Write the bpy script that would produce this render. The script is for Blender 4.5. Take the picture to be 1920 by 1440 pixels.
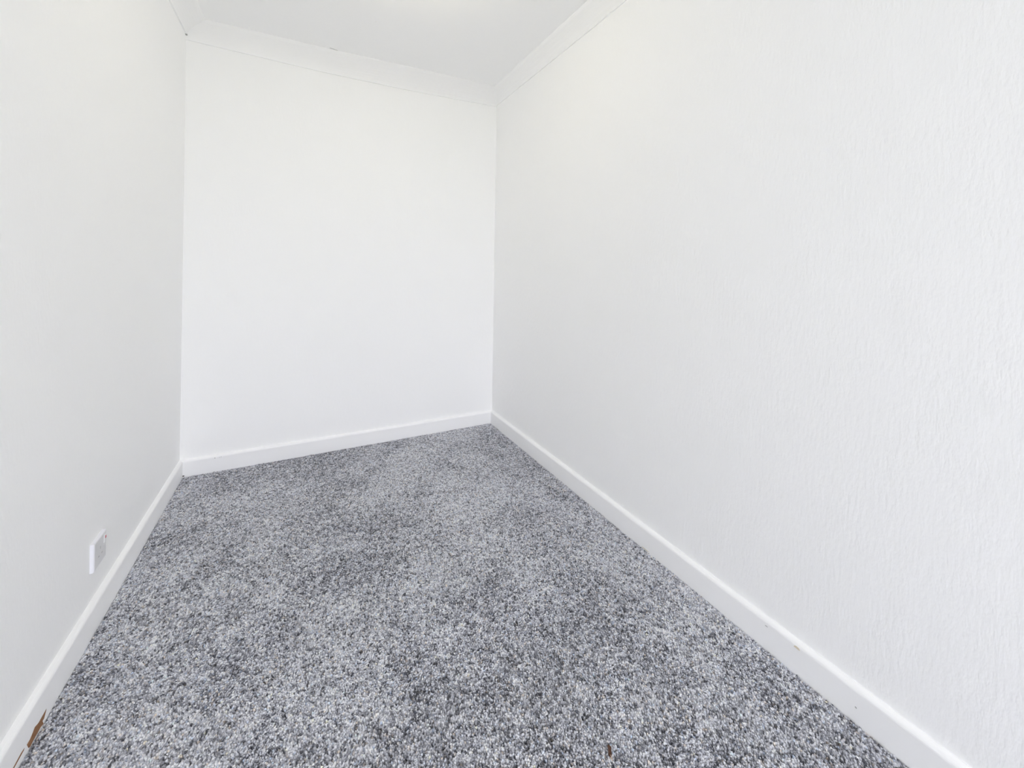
import bpy, math
import numpy as np
from mathutils import Vector, Matrix

for o in list(bpy.data.objects):
    bpy.data.objects.remove(o)
SC = bpy.context.scene
COL = SC.collection

# ------------------------------------------------------------------ room measures (metres)
# x: across the room, y: from the camera towards the back wall, z: up (0 = top of the carpet pile)
SL, SR, SB = -0.5365, 1.2376, 2.6527      # front faces of the baseboards (left, right, back)
T = 0.016                                 # baseboard thickness
WL, WR, WB = SL - T, SR + T, SB + T       # wall surfaces
WF = -2.60                                # wall behind the camera
CH = 2.38                                 # ceiling height
FZ = -0.009                               # carpet backing

# ------------------------------------------------------------------ camera
cam_d = bpy.data.cameras.new('camera')
cam = bpy.data.objects.new('camera', cam_d)
COL.objects.link(cam)
SC.camera = cam
yaw, roll, f_px, cx, cy, eye = 0.4787, 0.0156, 754.44, 956.2, 507.84, 1.1069
U = Vector((math.cos(yaw), -math.sin(yaw), 0))
F = Vector((math.sin(yaw), math.cos(yaw), 0))
Z = Vector((0, 0, 1))
right = math.cos(roll) * U + math.sin(roll) * Z
up = -math.sin(roll) * U + math.cos(roll) * Z
m = Matrix((right, up, -F)).transposed().to_4x4()
m.translation = (0, 0, eye)
cam.matrix_world = m
cam_d.sensor_fit = 'HORIZONTAL'
cam_d.sensor_width = 36
cam_d.lens = f_px / 1920 * 36
cam_d.shift_x = (960 - cx) / 1920
cam_d.shift_y = -(720 - cy) / 1920
cam_d.clip_start = 0.02

# ------------------------------------------------------------------ light and exposure
world = bpy.data.worlds.new('overcast_sky')
SC.world = world
world.use_nodes = True
bg = world.node_tree.nodes['Background']
bg.inputs['Color'].default_value = (0.972, 0.982, 1.075, 1)
bg.inputs['Strength'].default_value = 7.8

WX0, WX1, WZ0, WZ1 = -0.45, 1.15, 0.10, 2.15      # tall glazing in the wall behind the camera
pd = bpy.data.lights.new('window_portal', 'AREA')
pd.shape = 'RECTANGLE'
pd.size, pd.size_y = WX1 - WX0, WZ1 - WZ0
portal = bpy.data.objects.new('window_portal', pd)
COL.objects.link(portal)
portal.location = ((WX0 + WX1) / 2, WF - 0.05, (WZ0 + WZ1) / 2)
portal.rotation_euler = (math.radians(90), 0, 0)   # -Z faces into the room (+y)
pd.cycles.is_portal = True

vs = SC.view_settings
vs.view_transform = 'Standard'
vs.look = 'None'
vs.gamma = 1.0
vs.use_curve_mapping = False
vs.exposure = 0.0
SC.display_settings.display_device = 'sRGB'
cyc = SC.cycles
cyc.max_bounces = 24
cyc.diffuse_bounces = 24
cyc.glossy_bounces = 6
cyc.transparent_max_bounces = 8
cyc.use_adaptive_sampling = True
cyc.adaptive_threshold = 0.05
cyc.use_denoising = True
cyc.denoiser = 'OPENIMAGEDENOISE'
cyc.denoising_input_passes = 'RGB_ALBEDO_NORMAL'
cyc.sample_clamp_indirect = 0

# ------------------------------------------------------------------ materials
def new_mat(name):
    mt = bpy.data.materials.new(name)
    mt.use_nodes = True
    return mt, mt.node_tree.nodes, mt.node_tree.links, mt.node_tree.nodes['Principled BSDF']

def plain(name, col, rough=0.5, spec=0.5, tint=0.02, scale=40):
    """flat colour with a faint procedural mottling"""
    mt, N, L, P = new_mat(name)
    tc = N.new('ShaderNodeTexCoord')
    nz = N.new('ShaderNodeTexNoise')
    nz.inputs['Scale'].default_value = scale
    L.new(tc.outputs['Object'], nz.inputs['Vector'])
    mx = N.new('ShaderNodeMix')
    mx.data_type = 'RGBA'
    mx.inputs[6].default_value = tuple(c * (1 - tint) for c in col) + (1,)
    mx.inputs[7].default_value = tuple(min(1, c * (1 + tint)) for c in col) + (1,)
    L.new(nz.outputs['Fac'], mx.inputs[0])
    L.new(mx.outputs[2], P.inputs['Base Color'])
    P.inputs['Roughness'].default_value = rough
    P.inputs['Specular IOR Level'].default_value = spec
    return mt

def wallpaper(name, col, axis, dist, strength):
    """painted textured wallpaper: fine vertical ribs broken into short grains"""
    mt, N, L, P = new_mat(name)
    P.inputs['Base Color'].default_value = col + (1,)
    P.inputs['Roughness'].default_value = 0.62
    P.inputs['Specular IOR Level'].default_value = 0.3
    tc = N.new('ShaderNodeTexCoord')
    mp = N.new('ShaderNodeMapping')
    s = [1, 1, 1]
    s[2] = 0.34
    mp.inputs['Scale'].default_value = s
    L.new(tc.outputs['Object'], mp.inputs['Vector'])
    n1 = N.new('ShaderNodeTexNoise')
    n1.inputs['Scale'].default_value = 125
    n1.inputs['Detail'].default_value = 2.0
    n1.inputs['Roughness'].default_value = 0.55
    L.new(mp.outputs[0], n1.inputs['Vector'])
    n2 = N.new('ShaderNodeTexNoise')
    n2.inputs['Scale'].default_value = 9
    n2.inputs['Detail'].default_value = 2
    L.new(tc.outputs['Object'], n2.inputs['Vector'])
    rp = N.new('ShaderNodeMapRange')
    rp.inputs[1].default_value = 0.35
    rp.inputs[2].default_value = 0.65
    rp.inputs[3].default_value = 0.55
    rp.inputs[4].default_value = 1.0
    L.new(n2.outputs['Fac'], rp.inputs[0])
    ml = N.new('ShaderNodeMath')
    ml.operation = 'MULTIPLY'
    L.new(n1.outputs['Fac'], ml.inputs[0])
    L.new(rp.outputs[0], ml.inputs[1])
    b = N.new('ShaderNodeBump')
    b.inputs['Strength'].default_value = strength
    b.inputs['Distance'].default_value = dist
    L.new(ml.outputs[0], b.inputs['Height'])
    L.new(b.outputs[0], P.inputs['Normal'])
    return mt

WHITE = (0.955, 0.955, 0.952)
M_WALL_R = wallpaper('white_wallpaper_right', WHITE, 'y', 0.0021, 0.7)
M_WALL_L = wallpaper('white_wallpaper_left', WHITE, 'y', 0.0024, 0.45)
M_WALL_B = wallpaper('white_wallpaper_back', WHITE, 'x', 0.0020, 0.25)
M_CEIL = plain('white_ceiling_paint', (0.96, 0.96, 0.96), 0.8, 0.2, 0.006, 30)
M_COVE = plain('white_coving_paint', (0.96, 0.96, 0.96), 0.6, 0.3, 0.01, 25)
M_GLOSS = plain('white_gloss_paint', (0.95, 0.95, 0.95), 0.55, 0.3, 0.012, 14)
M_WOOD = plain('bare_brown_wood', (0.30, 0.155, 0.08), 0.7, 0.2, 0.35, 160)
M_BEIGE = plain('chipped_beige_undercoat', (0.74, 0.66, 0.52), 0.7, 0.2, 0.1, 300)
M_DARK = plain('dark_gap', (0.10, 0.095, 0.09), 0.9, 0.1, 0.1, 300)
M_CRACK = plain('hairline_crack_grey', (0.45, 0.45, 0.44), 0.9, 0.1, 0.1, 300)
M_PLATE = plain('light_grey_plastic', (0.78, 0.78, 0.785), 0.3, 0.5, 0.01, 60)
M_RIM = plain('white_plastic', (0.87, 0.87, 0.91), 0.45, 0.3, 0.01, 60)
M_SLOT = plain('dark_slot', (0.52, 0.52, 0.52), 0.6, 0.3, 0.05, 60)
M_SCREW = plain('socket_screw', (0.80, 0.80, 0.80), 0.3, 0.5, 0.05, 60)
M_RED = plain('red_switch_mark', (0.55, 0.03, 0.05), 0.4, 0.5, 0.05, 60)
M_LEAF = plain('dry_brown_leaf', (0.11, 0.06, 0.042), 0.75, 0.2, 0.35, 300)
M_STEM = plain('dry_pale_stem', (0.55, 0.38, 0.27), 0.75, 0.2, 0.2, 300)
M_BACKING = plain('carpet_backing', (0.30, 0.305, 0.33), 0.95, 0.05, 0.2, 200)
M_FRAME = plain('white_window_plastic', (0.85, 0.85, 0.85), 0.3, 0.5, 0.01, 30)
M_LAWN = plain('rough_lawn', (0.15, 0.16, 0.09), 0.9, 0.1, 0.4, 3)

mt, N, L, P = new_mat('thin_window_glass')
tr = N.new('ShaderNodeBsdfTransparent')
gl = N.new('ShaderNodeBsdfGlossy')
gl.inputs['Roughness'].default_value = 0.02
mx = N.new('ShaderNodeMixShader')
mx.inputs[0].default_value = 0.06
L.new(tr.outputs[0], mx.inputs[1])
L.new(gl.outputs[0], mx.inputs[2])
L.new(mx.outputs[0], N['Material Output'].inputs['Surface'])
M_GLASS = mt

# carpet yarn: per-tuft yarn colour with painted pile-direction shading, stored on the mesh
mt, N, L, P = new_mat('grey_speckled_yarn')
at = N.new('ShaderNodeAttribute')
at.attribute_name = 'yarn_and_shading'
L.new(at.outputs['Color'], P.inputs['Base Color'])
P.inputs['Roughness'].default_value = 0.95
P.inputs['Specular IOR Level'].default_value = 0.08
P.inputs['Sheen Weight'].default_value = 0.0
M_YARN = mt

# ------------------------------------------------------------------ mesh helpers
def mesh_obj(name, verts, faces, mat, parent=None, smooth=False):
    me = bpy.data.meshes.new(name)
    me.from_pydata([tuple(v) for v in verts], [], faces)
    me.update()
    import bmesh
    bm = bmesh.new()
    bm.from_mesh(me)
    bmesh.ops.recalc_face_normals(bm, faces=bm.faces)
    bm.to_mesh(me)
    bm.free()
    if smooth:
        for p in me.polygons:
            p.use_smooth = True
    me.materials.append(mat)
    o = bpy.data.objects.new(name, me)
    COL.objects.link(o)
    if parent:
        o.parent = parent
    return o

def box(x0, x1, y0, y1, z0, z1, base=0):
    v = [(x0, y0, z0), (x1, y0, z0), (x1, y1, z0), (x0, y1, z0), (x0, y0, z1), (x1, y0, z1), (x1, y1, z1), (x0, y1, z1)]
    f = [(0, 3, 2, 1), (4, 5, 6, 7), (0, 1, 5, 4), (1, 2, 6, 5), (2, 3, 7, 6), (3, 0, 4, 7)]
    return v, [tuple(i + base for i in q) for q in f]

def boxes(*bs):
    V, Fc = [], []
    for b in bs:
        v, f = box(*b, base=len(V))
        V += v
        Fc += f
    return V, Fc

def structure(o):
    o['kind'] = 'structure'
    return o

def sweep(profiles):
    """skin a list of equal-length closed cross-sections"""
    n = len(profiles[0])
    V = [p for pr in profiles for p in pr]
    Fc = []
    for k in range(len(profiles) - 1):
        for i in range(n):
            j = (i + 1) % n
            Fc.append((k * n + i, k * n + j, (k + 1) * n + j, (k + 1) * n + i))
    Fc.append(tuple(range(n - 1, -1, -1)))
    Fc.append(tuple(range((len(profiles) - 1) * n, len(profiles) * n)))
    return V, Fc

def slab(outline, normal, thick):
    """a flat outline given thickness along the normal"""
    nrm = Vector(normal)
    a = [Vector(p) for p in outline]
    b = [p + nrm * thick for p in a]
    n = len(a)
    V = a + b
    Fc = [tuple(range(n - 1, -1, -1)), tuple(range(n, 2 * n))]
    for i in range(n):
        j = (i + 1) % n
        Fc.append((i, j, n + j, n + i))
    return V, Fc

# ------------------------------------------------------------------ room shell
W = 0.12
structure(mesh_obj('wall_left', *boxes((WL - W, WL, WF - W, WB + W, -0.05, CH + 0.1)), M_WALL_L))
wall_right = structure(mesh_obj('wall_right', *boxes((WR, WR + W, WF - W, WB + W, -0.05, CH + 0.1)), M_WALL_R))
structure(mesh_obj('wall_back', *boxes((WL, WR, WB, WB + W, -0.05, CH + 0.1)), M_WALL_B))
structure(mesh_obj('wall_front', *boxes((WL, WX0, WF - W, WF, -0.05, CH + 0.1), (WX1, WR, WF - W, WF, -0.05, CH + 0.1),
                                        (WX0, WX1, WF - W, WF, -0.05, WZ0), (WX0, WX1, WF - W, WF, WZ1, CH + 0.1)), M_WALL_L))
ceiling = structure(mesh_obj('ceiling', *boxes((WL - W, WR + W, WF - W, WB + W, CH, CH + 0.12)), M_CEIL))
floor = structure(mesh_obj('floor', *boxes((WL, WR, WF, WB, FZ - 0.03, FZ)), M_BACKING))

# window behind the camera
win = structure(mesh_obj('window_1', *boxes((WX0, WX0 + 0.05, WF - 0.09, WF - 0.03, WZ0, WZ1), (WX1 - 0.05, WX1, WF - 0.09, WF - 0.03, WZ0, WZ1),
                                            (WX0 + 0.05, WX1 - 0.05, WF - 0.09, WF - 0.03, WZ0, WZ0 + 0.05),
                                            (WX0 + 0.05, WX1 - 0.05, WF - 0.09, WF - 0.03, WZ1 - 0.05, WZ1)), M_FRAME))
mesh_obj('pane', *boxes((WX0 + 0.05, WX1 - 0.05, WF - 0.062, WF - 0.058, WZ0 + 0.05, WZ1 - 0.05)), M_GLASS, win)
structure(mesh_obj('ground_outside', [(-14, -30, -0.35), (14, -30, -0.35), (14, WF - 0.3, -0.35), (-14, WF - 0.3, -0.35)], [(0, 1, 2, 3)], M_LAWN))

# added fill globe under the ceiling, unseen above the frame, evens the room light
FILL_X, FILL_Y, FILL_Z, FILL_R, FILL_W = 0.35, 1.50, 2.25, 0.08, 3.7
mt, N, L, P = new_mat('fill_globe_emission')
N.remove(P)
em = N.new('ShaderNodeEmission')
em.inputs['Color'].default_value = (1.0, 0.915, 0.64, 1)
em.inputs['Strength'].default_value = FILL_W / (4 * math.pi ** 2 * FILL_R ** 2)
L.new(em.outputs[0], N['Material Output'].inputs['Surface'])
rings = []
for i in range(1, 16):
    t = math.pi * i / 16
    rings.append([(FILL_X + FILL_R * math.sin(t) * math.cos(a), FILL_Y + FILL_R * math.sin(t) * math.sin(a), FILL_Z + FILL_R * math.cos(t))
                  for a in np.linspace(0, 2 * math.pi, 25)[:-1]])
mesh_obj('fill_globe', *sweep(rings), mt, ceiling, smooth=True)
mesh_obj('fill_globe_base', *sweep([[(FILL_X + r_ * math.cos(a), FILL_Y + r_ * math.sin(a), z_) for a in np.linspace(0, 2 * math.pi, 25)[:-1]]
                              for r_, z_ in ((.035, FILL_Z + .070), (.05, CH - .02), (.055, CH))]), M_RIM, ceiling)

# baseboards: flat face with a rounded top edge
BH, FH = 0.0865, 0.0735
arc = [(T * math.cos(t), FH + (BH - FH) * math.sin(t)) for t in np.linspace(0, math.pi / 2, 7)]
prof = [(0.0, FZ), (T, FZ)] + arc[:-1] + [(0.002, BH), (0.0, BH)]       # (out from the wall, height)
bb_left = structure(mesh_obj('baseboard_left', *sweep([[(WL + d, y, z) for d, z in prof] for y in (WF, SB + 0.001)]), M_GLOSS))
bb_right = structure(mesh_obj('baseboard_right', *sweep([[(WR - d, y, z) for d, z in prof] for y in (WF, SB + 0.001)]), M_GLOSS))
bb_back = structure(mesh_obj('baseboard_back', *sweep([[(x, WB - d, z) for d, z in prof] for x in (WL, WR)]), M_GLOSS))
structure(mesh_obj('baseboard_front', *sweep([[(x, WF + d, z) for d, z in prof] for x in (SL, SR)]), M_GLOSS))

# coving: concave plaster cornice with a small square lip at the wall and at the ceiling
def cove(low, proj):
    drop, lip = CH - low, 0.007
    pts = [(0.0, low), (lip, low)]
    for t in np.linspace(0, 1, 10):
        a = t * math.pi / 2
        # concave quarter ellipse
        d = lip + (proj - lip) * (1 - math.cos(a))
        z = low + 0.004 + (drop - 0.004 - lip) * math.sin(a)
        # flatten the curve towards the straight chord, as old over-painted coving looks
        dl = lip + (proj - lip) * t
        zl = low + 0.004 + (drop - 0.004 - lip) * t
        pts.append((0.5 * d + 0.5 * dl, 0.5 * z + 0.5 * zl))
    pts += [(proj, CH), (0.0, CH)]
    pts[-3] = (proj - 0.001, CH - 0.003)
    return pts
cove_back = structure(mesh_obj('trim_1', *sweep([[(x, WB - d, z) for d, z in cove(lo, pr)]
      for x, lo, pr in ((WL, 2.293, 0.090), (0.1, 2.280, 0.100), (0.6, 2.284, 0.125), (WR, 2.305, 0.150))]), M_COVE, smooth=False))
cove_left = structure(mesh_obj('trim_2', *sweep([[(WL + d, y, z) for d, z in cove(2.315, 0.094)] for y in (WF, WB)]), M_COVE))
cove_right = structure(mesh_obj('trim_3', *sweep([[(WR - d, y, z) for d, z in cove(lo, pr)] for y, lo, pr in ((WF, 2.302, 0.07), (1.6, 2.302, 0.08), (WB, 2.312, 0.09))]), M_COVE))
structure(mesh_obj('trim_4', *sweep([[(x, WF + d, z) for d, z in cove(2.30, 0.09)] for x in (WL, WR)]), M_COVE))

# ------------------------------------------------------------------ carpet pile: tufts of cut yarn standing on the backing
def carpet(seed=5):
    r = np.random.default_rng(seed)
    x0, x1, y0, y1 = SL + 0.0015, SR - 0.0015, WF + T + 0.002, SB - 0.0015
    near_edge = lambda x: 0.10 + (SR - x) * 0.503       # nearer than this the pile is set out more coarsely
    def grid(p):
        nx, ny = int((x1 - x0) / p), int((y1 - y0) / (p * 0.92))
        gx, gy = np.meshgrid(np.arange(nx), np.arange(ny))
        gx_ = x0 + (gx + 0.5 + 0.5 * (gy % 2) - 0.25 + r.uniform(-.38, .38, gx.shape)) * (x1 - x0) / nx
        gy_ = y0 + (gy + 0.5 + r.uniform(-.38, .38, gx.shape)) * (y1 - y0) / ny
        return gx_.ravel(), gy_.ravel()
    fx, fy = grid(0.0043)
    k = fy > near_edge(fx)
    gx, gy = grid(0.0105)
    q = gy <= near_edge(gx)
    X, Y = np.concatenate([fx[k], gx[q]]), np.concatenate([fy[k], gy[q]])
    size = np.concatenate([np.full(k.sum(), 1.0), np.full(q.sum(), 2.4)])
    n = len(X)
    def noise(cell, s):
        q = np.random.default_rng(s)
        u, v = (X - x0) / cell, (Y - y0) / cell
        iu, iv = u.astype(int), v.astype(int)
        fu, fv = u - iu, v - iv
        fu, fv = fu * fu * (3 - 2 * fu), fv * fv * (3 - 2 * fv)
        g = q.normal(0, 1, (int(v.max()) + 3, int(u.max()) + 3))
        return (g[iv, iu] * (1 - fu) * (1 - fv) + g[iv, iu + 1] * fu * (1 - fv) + g[iv + 1, iu] * (1 - fu) * fv + g[iv + 1, iu + 1] * fu * fv)
    patch = 0.45 * noise(0.60, 11) + 0.5 * noise(0.34, 1) + 0.55 * noise(0.16, 2) + 0.5 * noise(0.075, 3) + 0.3 * noise(0.035, 4)
    fine = 0.85 * r.normal(0, 1, n) + 0.5 * noise(0.009, 6)
    tone = np.clip(0.5 + 0.30 * fine + 0.095 * np.tanh(patch) * 1.15, 0, 1)  # broad light and dark patches: pile-direction shading put into the tuft colour
    stops = np.array([0.0, 0.22, 0.5, 0.78, 1.0])
    pal = np.array([(0.115, 0.117, 0.132), (0.285, 0.289, 0.322), (0.512, 0.518, 0.566), (0.762, 0.77, 0.825), (0.88, 0.885, 0.91)])
    col = np.stack([np.interp(tone, stops, pal[:, k]) for k in range(3)], 1)
    hue = r.normal(0, 1, n)
    warm = np.clip(hue - 1.2, 0, 1.5)[:, None]
    cool = np.clip(-hue - 1.2, 0, 1.5)[:, None]
    col = col * (1 + warm * np.array([.13, .02, -.12])) * (1 + cool * np.array([-.08, .0, .10]))
    # geometry: three-sided leaning tuft that swells and comes to a blunt tip
    lean_d = 1.4 * noise(0.22, 8) + 0.9 * noise(0.06, 9) + 2.2
    lean = 0.0022 + 0.0008 * r.normal(0, 1, n)
    own = r.uniform(0, 2 * np.pi, n)
    lx = lean * np.cos(lean_d) + 0.0013 * np.cos(own)
    ly = lean * np.sin(lean_d) + 0.0013 * np.sin(own)
    h = np.clip(0.0086 + 0.0008 * r.normal(0, 1, n) + 0.0003 * patch, 0.006, 0.0108)
    edge = np.minimum(np.minimum(X - SL, SR - X), SB - Y)
    h *= np.where(edge < 0.006, 0.80, 1.0)
    rad = 0.0037 * size * r.uniform(.85, 1.2, n)
    ang = r.uniform(0, 2 * np.pi, n)
    V = np.empty((n, 7, 3))
    for k in range(3):
        a = ang + k * 2 * np.pi / 3
        ca, sa = np.cos(a), np.sin(a)
        V[:, k] = np.stack([X + rad * ca, Y + rad * sa, np.full(n, FZ)], 1)
        V[:, 3 + k] = np.stack([X + .8 * lx + rad * .85 * ca, Y + .8 * ly + rad * .85 * sa, FZ + h * .80], 1)
    V[:, 6] = np.stack([X + 1.1 * lx, Y + 1.1 * ly, FZ + h], 1)
    V[:, :, 0] = np.clip(V[:, :, 0], SL + 0.0004, SR - 0.0004)
    V[:, :, 1] = np.clip(V[:, :, 1], WF + T, SB - 0.0004)
    quads = np.array([(k, (k + 1) % 3, 3 + (k + 1) % 3, 3 + k) for k in range(3)])
    tris = np.array([(3 + k, 3 + (k + 1) % 3, 6) for k in range(3)])
    base = (np.arange(n) * 7)[:, None, None]
    lq = (quads[None] + base).reshape(n, -1)
    lt = (tris[None] + base).reshape(n, -1)
    loops = np.concatenate([lq, lt], 1).ravel().astype(np.int32)
    sizes = np.tile(np.array([4] * 3 + [3] * 3), n)
    starts = np.concatenate([[0], np.cumsum(sizes)[:-1]]).astype(np.int32)
    me = bpy.data.meshes.new('carpet_pile')
    me.vertices.add(n * 7)
    me.vertices.foreach_set('co', V.ravel().astype(np.float32))
    me.loops.add(len(loops))
    me.loops.foreach_set('vertex_index', loops)
    me.polygons.add(len(sizes))
    me.polygons.foreach_set('loop_start', starts)
    me.polygons.foreach_set('use_smooth', np.ones(len(sizes), dtype=bool))
    at = me.attributes.new('yarn_and_shading', 'FLOAT_COLOR', 'POINT')
    c4 = np.ones((n, 7, 4), np.float32)
    c4[:, :, :3] = np.clip(col, 0.01, 0.9)[:, None]
    at.data.foreach_set('color', c4.ravel())
    me.update(calc_edges=True)
    me.materials.append(M_YARN)
    o = bpy.data.objects.new('carpet_pile', me)
    COL.objects.link(o)
    o.parent = floor
    o['kind'] = 'stuff'
    o['label'] = 'speckled light and dark grey twist-pile carpet'
    return o
carpet()

# ------------------------------------------------------------------ wall socket on the left wall
def bevel_plate(y0, y1, z0, z1, xa, xb, inset):
    """plate on the x = xa plane, front at xb, with sloped rim"""
    b = [(xa, y0, z0), (xa, y1, z0), (xa, y1, z1), (xa, y0, z1)]
    mdl = xb - 0.0022
    c = [(mdl, y0, z0), (mdl, y1, z0), (mdl, y1, z1), (mdl, y0, z1)]
    e = [(xb, y0 + inset, z0 + inset), (xb, y1 - inset, z0 + inset), (xb, y1 - inset, z1 - inset), (xb, y0 + inset, z1 - inset)]
    V = b + c + e
    Fc = [(3, 2, 1, 0), (8, 9, 10, 11)]
    for k in range(2):
        for i in range(4):
            j = (i + 1) % 4
            Fc.append((4 * k + i, 4 * k + j, 4 * k + 4 + j, 4 * k + 4 + i))
    return V, Fc

def disc(c, axis, r, thick, n=12):
    """short cylinder on c, extruded along +x"""
    out = [(c[0], c[1] + r * math.cos(2 * math.pi * i / n), c[2] + r * math.sin(2 * math.pi * i / n)) for i in range(n)]
    return slab(out, axis, thick)

socket = bpy.data.objects.new('wall_socket', None)
COL.objects.link(socket)
SY, SZ = 1.693, 0.218
socket.location = (WL, SY, SZ)
socket['label'] = 'square white and grey plug socket low on the left wall above the baseboard'
socket['category'] = 'socket'
D = 0.0095
body = mesh_obj('back_box', *bevel_plate(-.043, .043, -.043, .043, 0, D, .0016), M_RIM, socket)
fp = mesh_obj('face_plate', *bevel_plate(-.0395, .0395, -.0395, .0395, D - .002, D + .0006, .0006), M_PLATE, socket)
XF = D + .0006
sw = mesh_obj('switch', *bevel_plate(.0215, .0335, .009, .031, XF - .001, XF + .003, .0015), M_PLATE, socket)
mesh_obj('red_mark', *boxes((XF + .0029, XF + .0033, .0235, .0312, .0212, .0292)), M_RED, sw)['label'] = 'red mark on the switch'
for yy, zz, w_, h_ in ((0, .0085, .0042, .0085), (-.0111, -.0135, .0068, .0042), (.0111, -.0135, .0068, .0042)):
    mesh_obj('pin_slot', *boxes((XF - .001, XF + .0002, yy - w_ / 2, yy + w_ / 2, zz - h_ / 2, zz + h_ / 2)), M_SLOT, fp)
for yy in (-.0302, .0302):
    mesh_obj('screw', *disc((XF - .0005, yy, 0), (1, 0, 0), .0028, .0010), M_SCREW, fp)

# ------------------------------------------------------------------ wear on the setting
chip = [(1.3834, .0216), (1.3734, .0081), (1.3667, .0084), (1.3715, -.0028), (1.3601, .0012), (1.3405, .0011), (1.3279, .0003), (1.3176, -.0012),
        (1.3114, .0029), (1.305, .017), (1.3171, .0164), (1.3294, .0222), (1.3356, .0258), (1.3508, .0205), (1.3641, .0212)]
o = mesh_obj('chipped_patch', *slab([(SL - .0006, y, z) for y, z in chip], (1, 0, 0), .0011), M_WOOD, bb_left)
o['label'] = 'bare brown wood where the white paint has split away'
crack = [(1.296, .0192), (1.2932, .0163), (1.2592, .0143), (1.2466, .0134), (1.243, .0175), (1.2555, .0184), (1.2834, .0208)]
mesh_obj('split_line', *slab([(SL - .0006, y, z) for y, z in crack], (1, 0, 0), .0010), M_WOOD, bb_left)

def blot(name, y, z, ry, rz, mat, seed, x=SR, nrm=(-1, 0, 0), parent=bb_right, th=.0009):
    r = np.random.default_rng(seed)
    out = []
    for i in range(9):
        a = 2 * math.pi * i / 9
        k = r.uniform(.65, 1.2)
        out.append((x, y + ry * k * math.cos(a), z + rz * k * math.sin(a)))
    out = [Vector(p) - Vector(nrm) * .0004 for p in out]
    return mesh_obj(name, *slab(out, nrm, th), mat, parent)
blot('paint_chip', .618, .0715, .010, .0035, M_BEIGE, 3)
blot('paint_chip', .700, .0665, .004, .0012, M_CRACK, 4)
blot('nail_hole', .4833, .0358, .0022, .0024, M_CRACK, 5)
blot('wood_sliver', 1.172, .0015, .020, .0017, M_BEIGE, 6)
for x_, z_, r_ in ((-.399, .0725, .0024), (-.378, .0728, .0013), (-.371, .0735, .0016)):
    r = np.random.default_rng(int(-x_ * 1000))
    out = [Vector((x_ + r_ * math.cos(a) * r.uniform(.7, 1.2), SB + .0005, z_ + r_ * math.sin(a) * r.uniform(.7, 1.2))) for a in np.linspace(0, 2 * math.pi, 9)[:-1]]
    mesh_obj('paint_speck', *slab(out, (0, -1, 0), .0012), M_CRACK, bb_back)
out = [Vector((SL + .003 + .0055 * math.cos(a), SB + .0005, .0045 + .0030 * math.sin(a))) for a in np.linspace(0, 2 * math.pi, 9)[:-1]]
mesh_obj('corner_gap', *slab(out, (0, -1, 0), .0012), M_DARK, bb_back)
# small gap under the end of the left coving, and filler specks around the corner
out = [Vector((WL - .0003, 2.652 + .009 * math.cos(a), 2.314 + .0035 * math.sin(a))) for a in np.linspace(0, 2 * math.pi, 9)[:-1]]
mesh_obj('filler_gap', *slab(out, (1, 0, 0), .0085), M_CRACK, cove_left)
# hairline crack between ceiling and back coving; a pimple of paint on the ceiling
out = [Vector((x_, y_, CH + .0003)) for x_, y_ in ((.128, 2.556), (.150, 2.5595), (.172, 2.563), (.172, 2.561), (.150, 2.556), (.130, 2.553))]
mesh_obj('hairline_crack', *slab(out, (0, 0, -1), .0012), M_CRACK, ceiling)
out = [Vector((.328 + .006 * math.cos(a), 2.166 + .004 * math.sin(a), CH + .0003)) for a in np.linspace(0, 2 * math.pi, 9)[:-1]]
mesh_obj('paint_pimple', *slab(out, (0, 0, -1), .003), M_CEIL, ceiling)

# ------------------------------------------------------------------ scrap of dry leaf on the carpet
leaf = bpy.data.objects.new('dried_leaf', None)
COL.objects.link(leaf)
LX, LY = .6465, .7095
leaf.location = (LX, LY, -.0005)
leaf['label'] = 'small dark brown scrap of dried leaf lying on the grey carpet'
leaf['category'] = 'leaf'
dx, dy = (.6405 - .6516), (.6978 - .7212)
leaf.rotation_euler = (0, 0, math.atan2(dy, dx))
V, Fc = [], []
ns = 9
for i in range(ns):
    t = i / (ns - 1)
    x = -.014 + .024 * t
    w = .0046 * math.sin(math.pi * min(1, t * .93 + .03)) ** .8 * (1 + .25 * math.sin(9 * t))
    for k, s in enumerate((-1, -.5, 0, .5, 1)):
        V.append((x + .0012 * s * s, w * s + .001 * math.sin(5 * t), .0022 + .0026 * s * s + .0012 * math.sin(6 * t)))
for i in range(ns - 1):
    for k in range(4):
        Fc.append((i * 5 + k, i * 5 + k + 1, (i + 1) * 5 + k + 1, (i + 1) * 5 + k))
top = len(V)
V2 = V + [(x, y, z - .0007) for x, y, z in V]
F2 = list(Fc) + [tuple(reversed([q + top for q in f_])) for f_ in Fc]
rim = [i * 5 for i in range(ns)] + [(ns - 1) * 5 + k for k in range(1, 5)] + [i * 5 + 4 for i in range(ns - 2, -1, -1)] + [3, 2, 1]
for a, b in zip(rim, rim[1:] + rim[:1]):
    F2.append((a, b, b + top, a + top))
mesh_obj('blade', V2, F2, M_LEAF, leaf, smooth=True)
sv = []
for i in range(5):
    t = i / 4
    c = Vector((.006 + .012 * t, .0012 * t, .0028 + .0012 * math.sin(3 * t)))
    sv.append([c + Vector((0, .0007 * math.cos(a), .0007 * math.sin(a))) for a in np.linspace(0, 2 * math.pi, 7)[:-1]])
mesh_obj('stem', *sweep(sv), M_STEM, leaf)['label'] = 'pale stem'
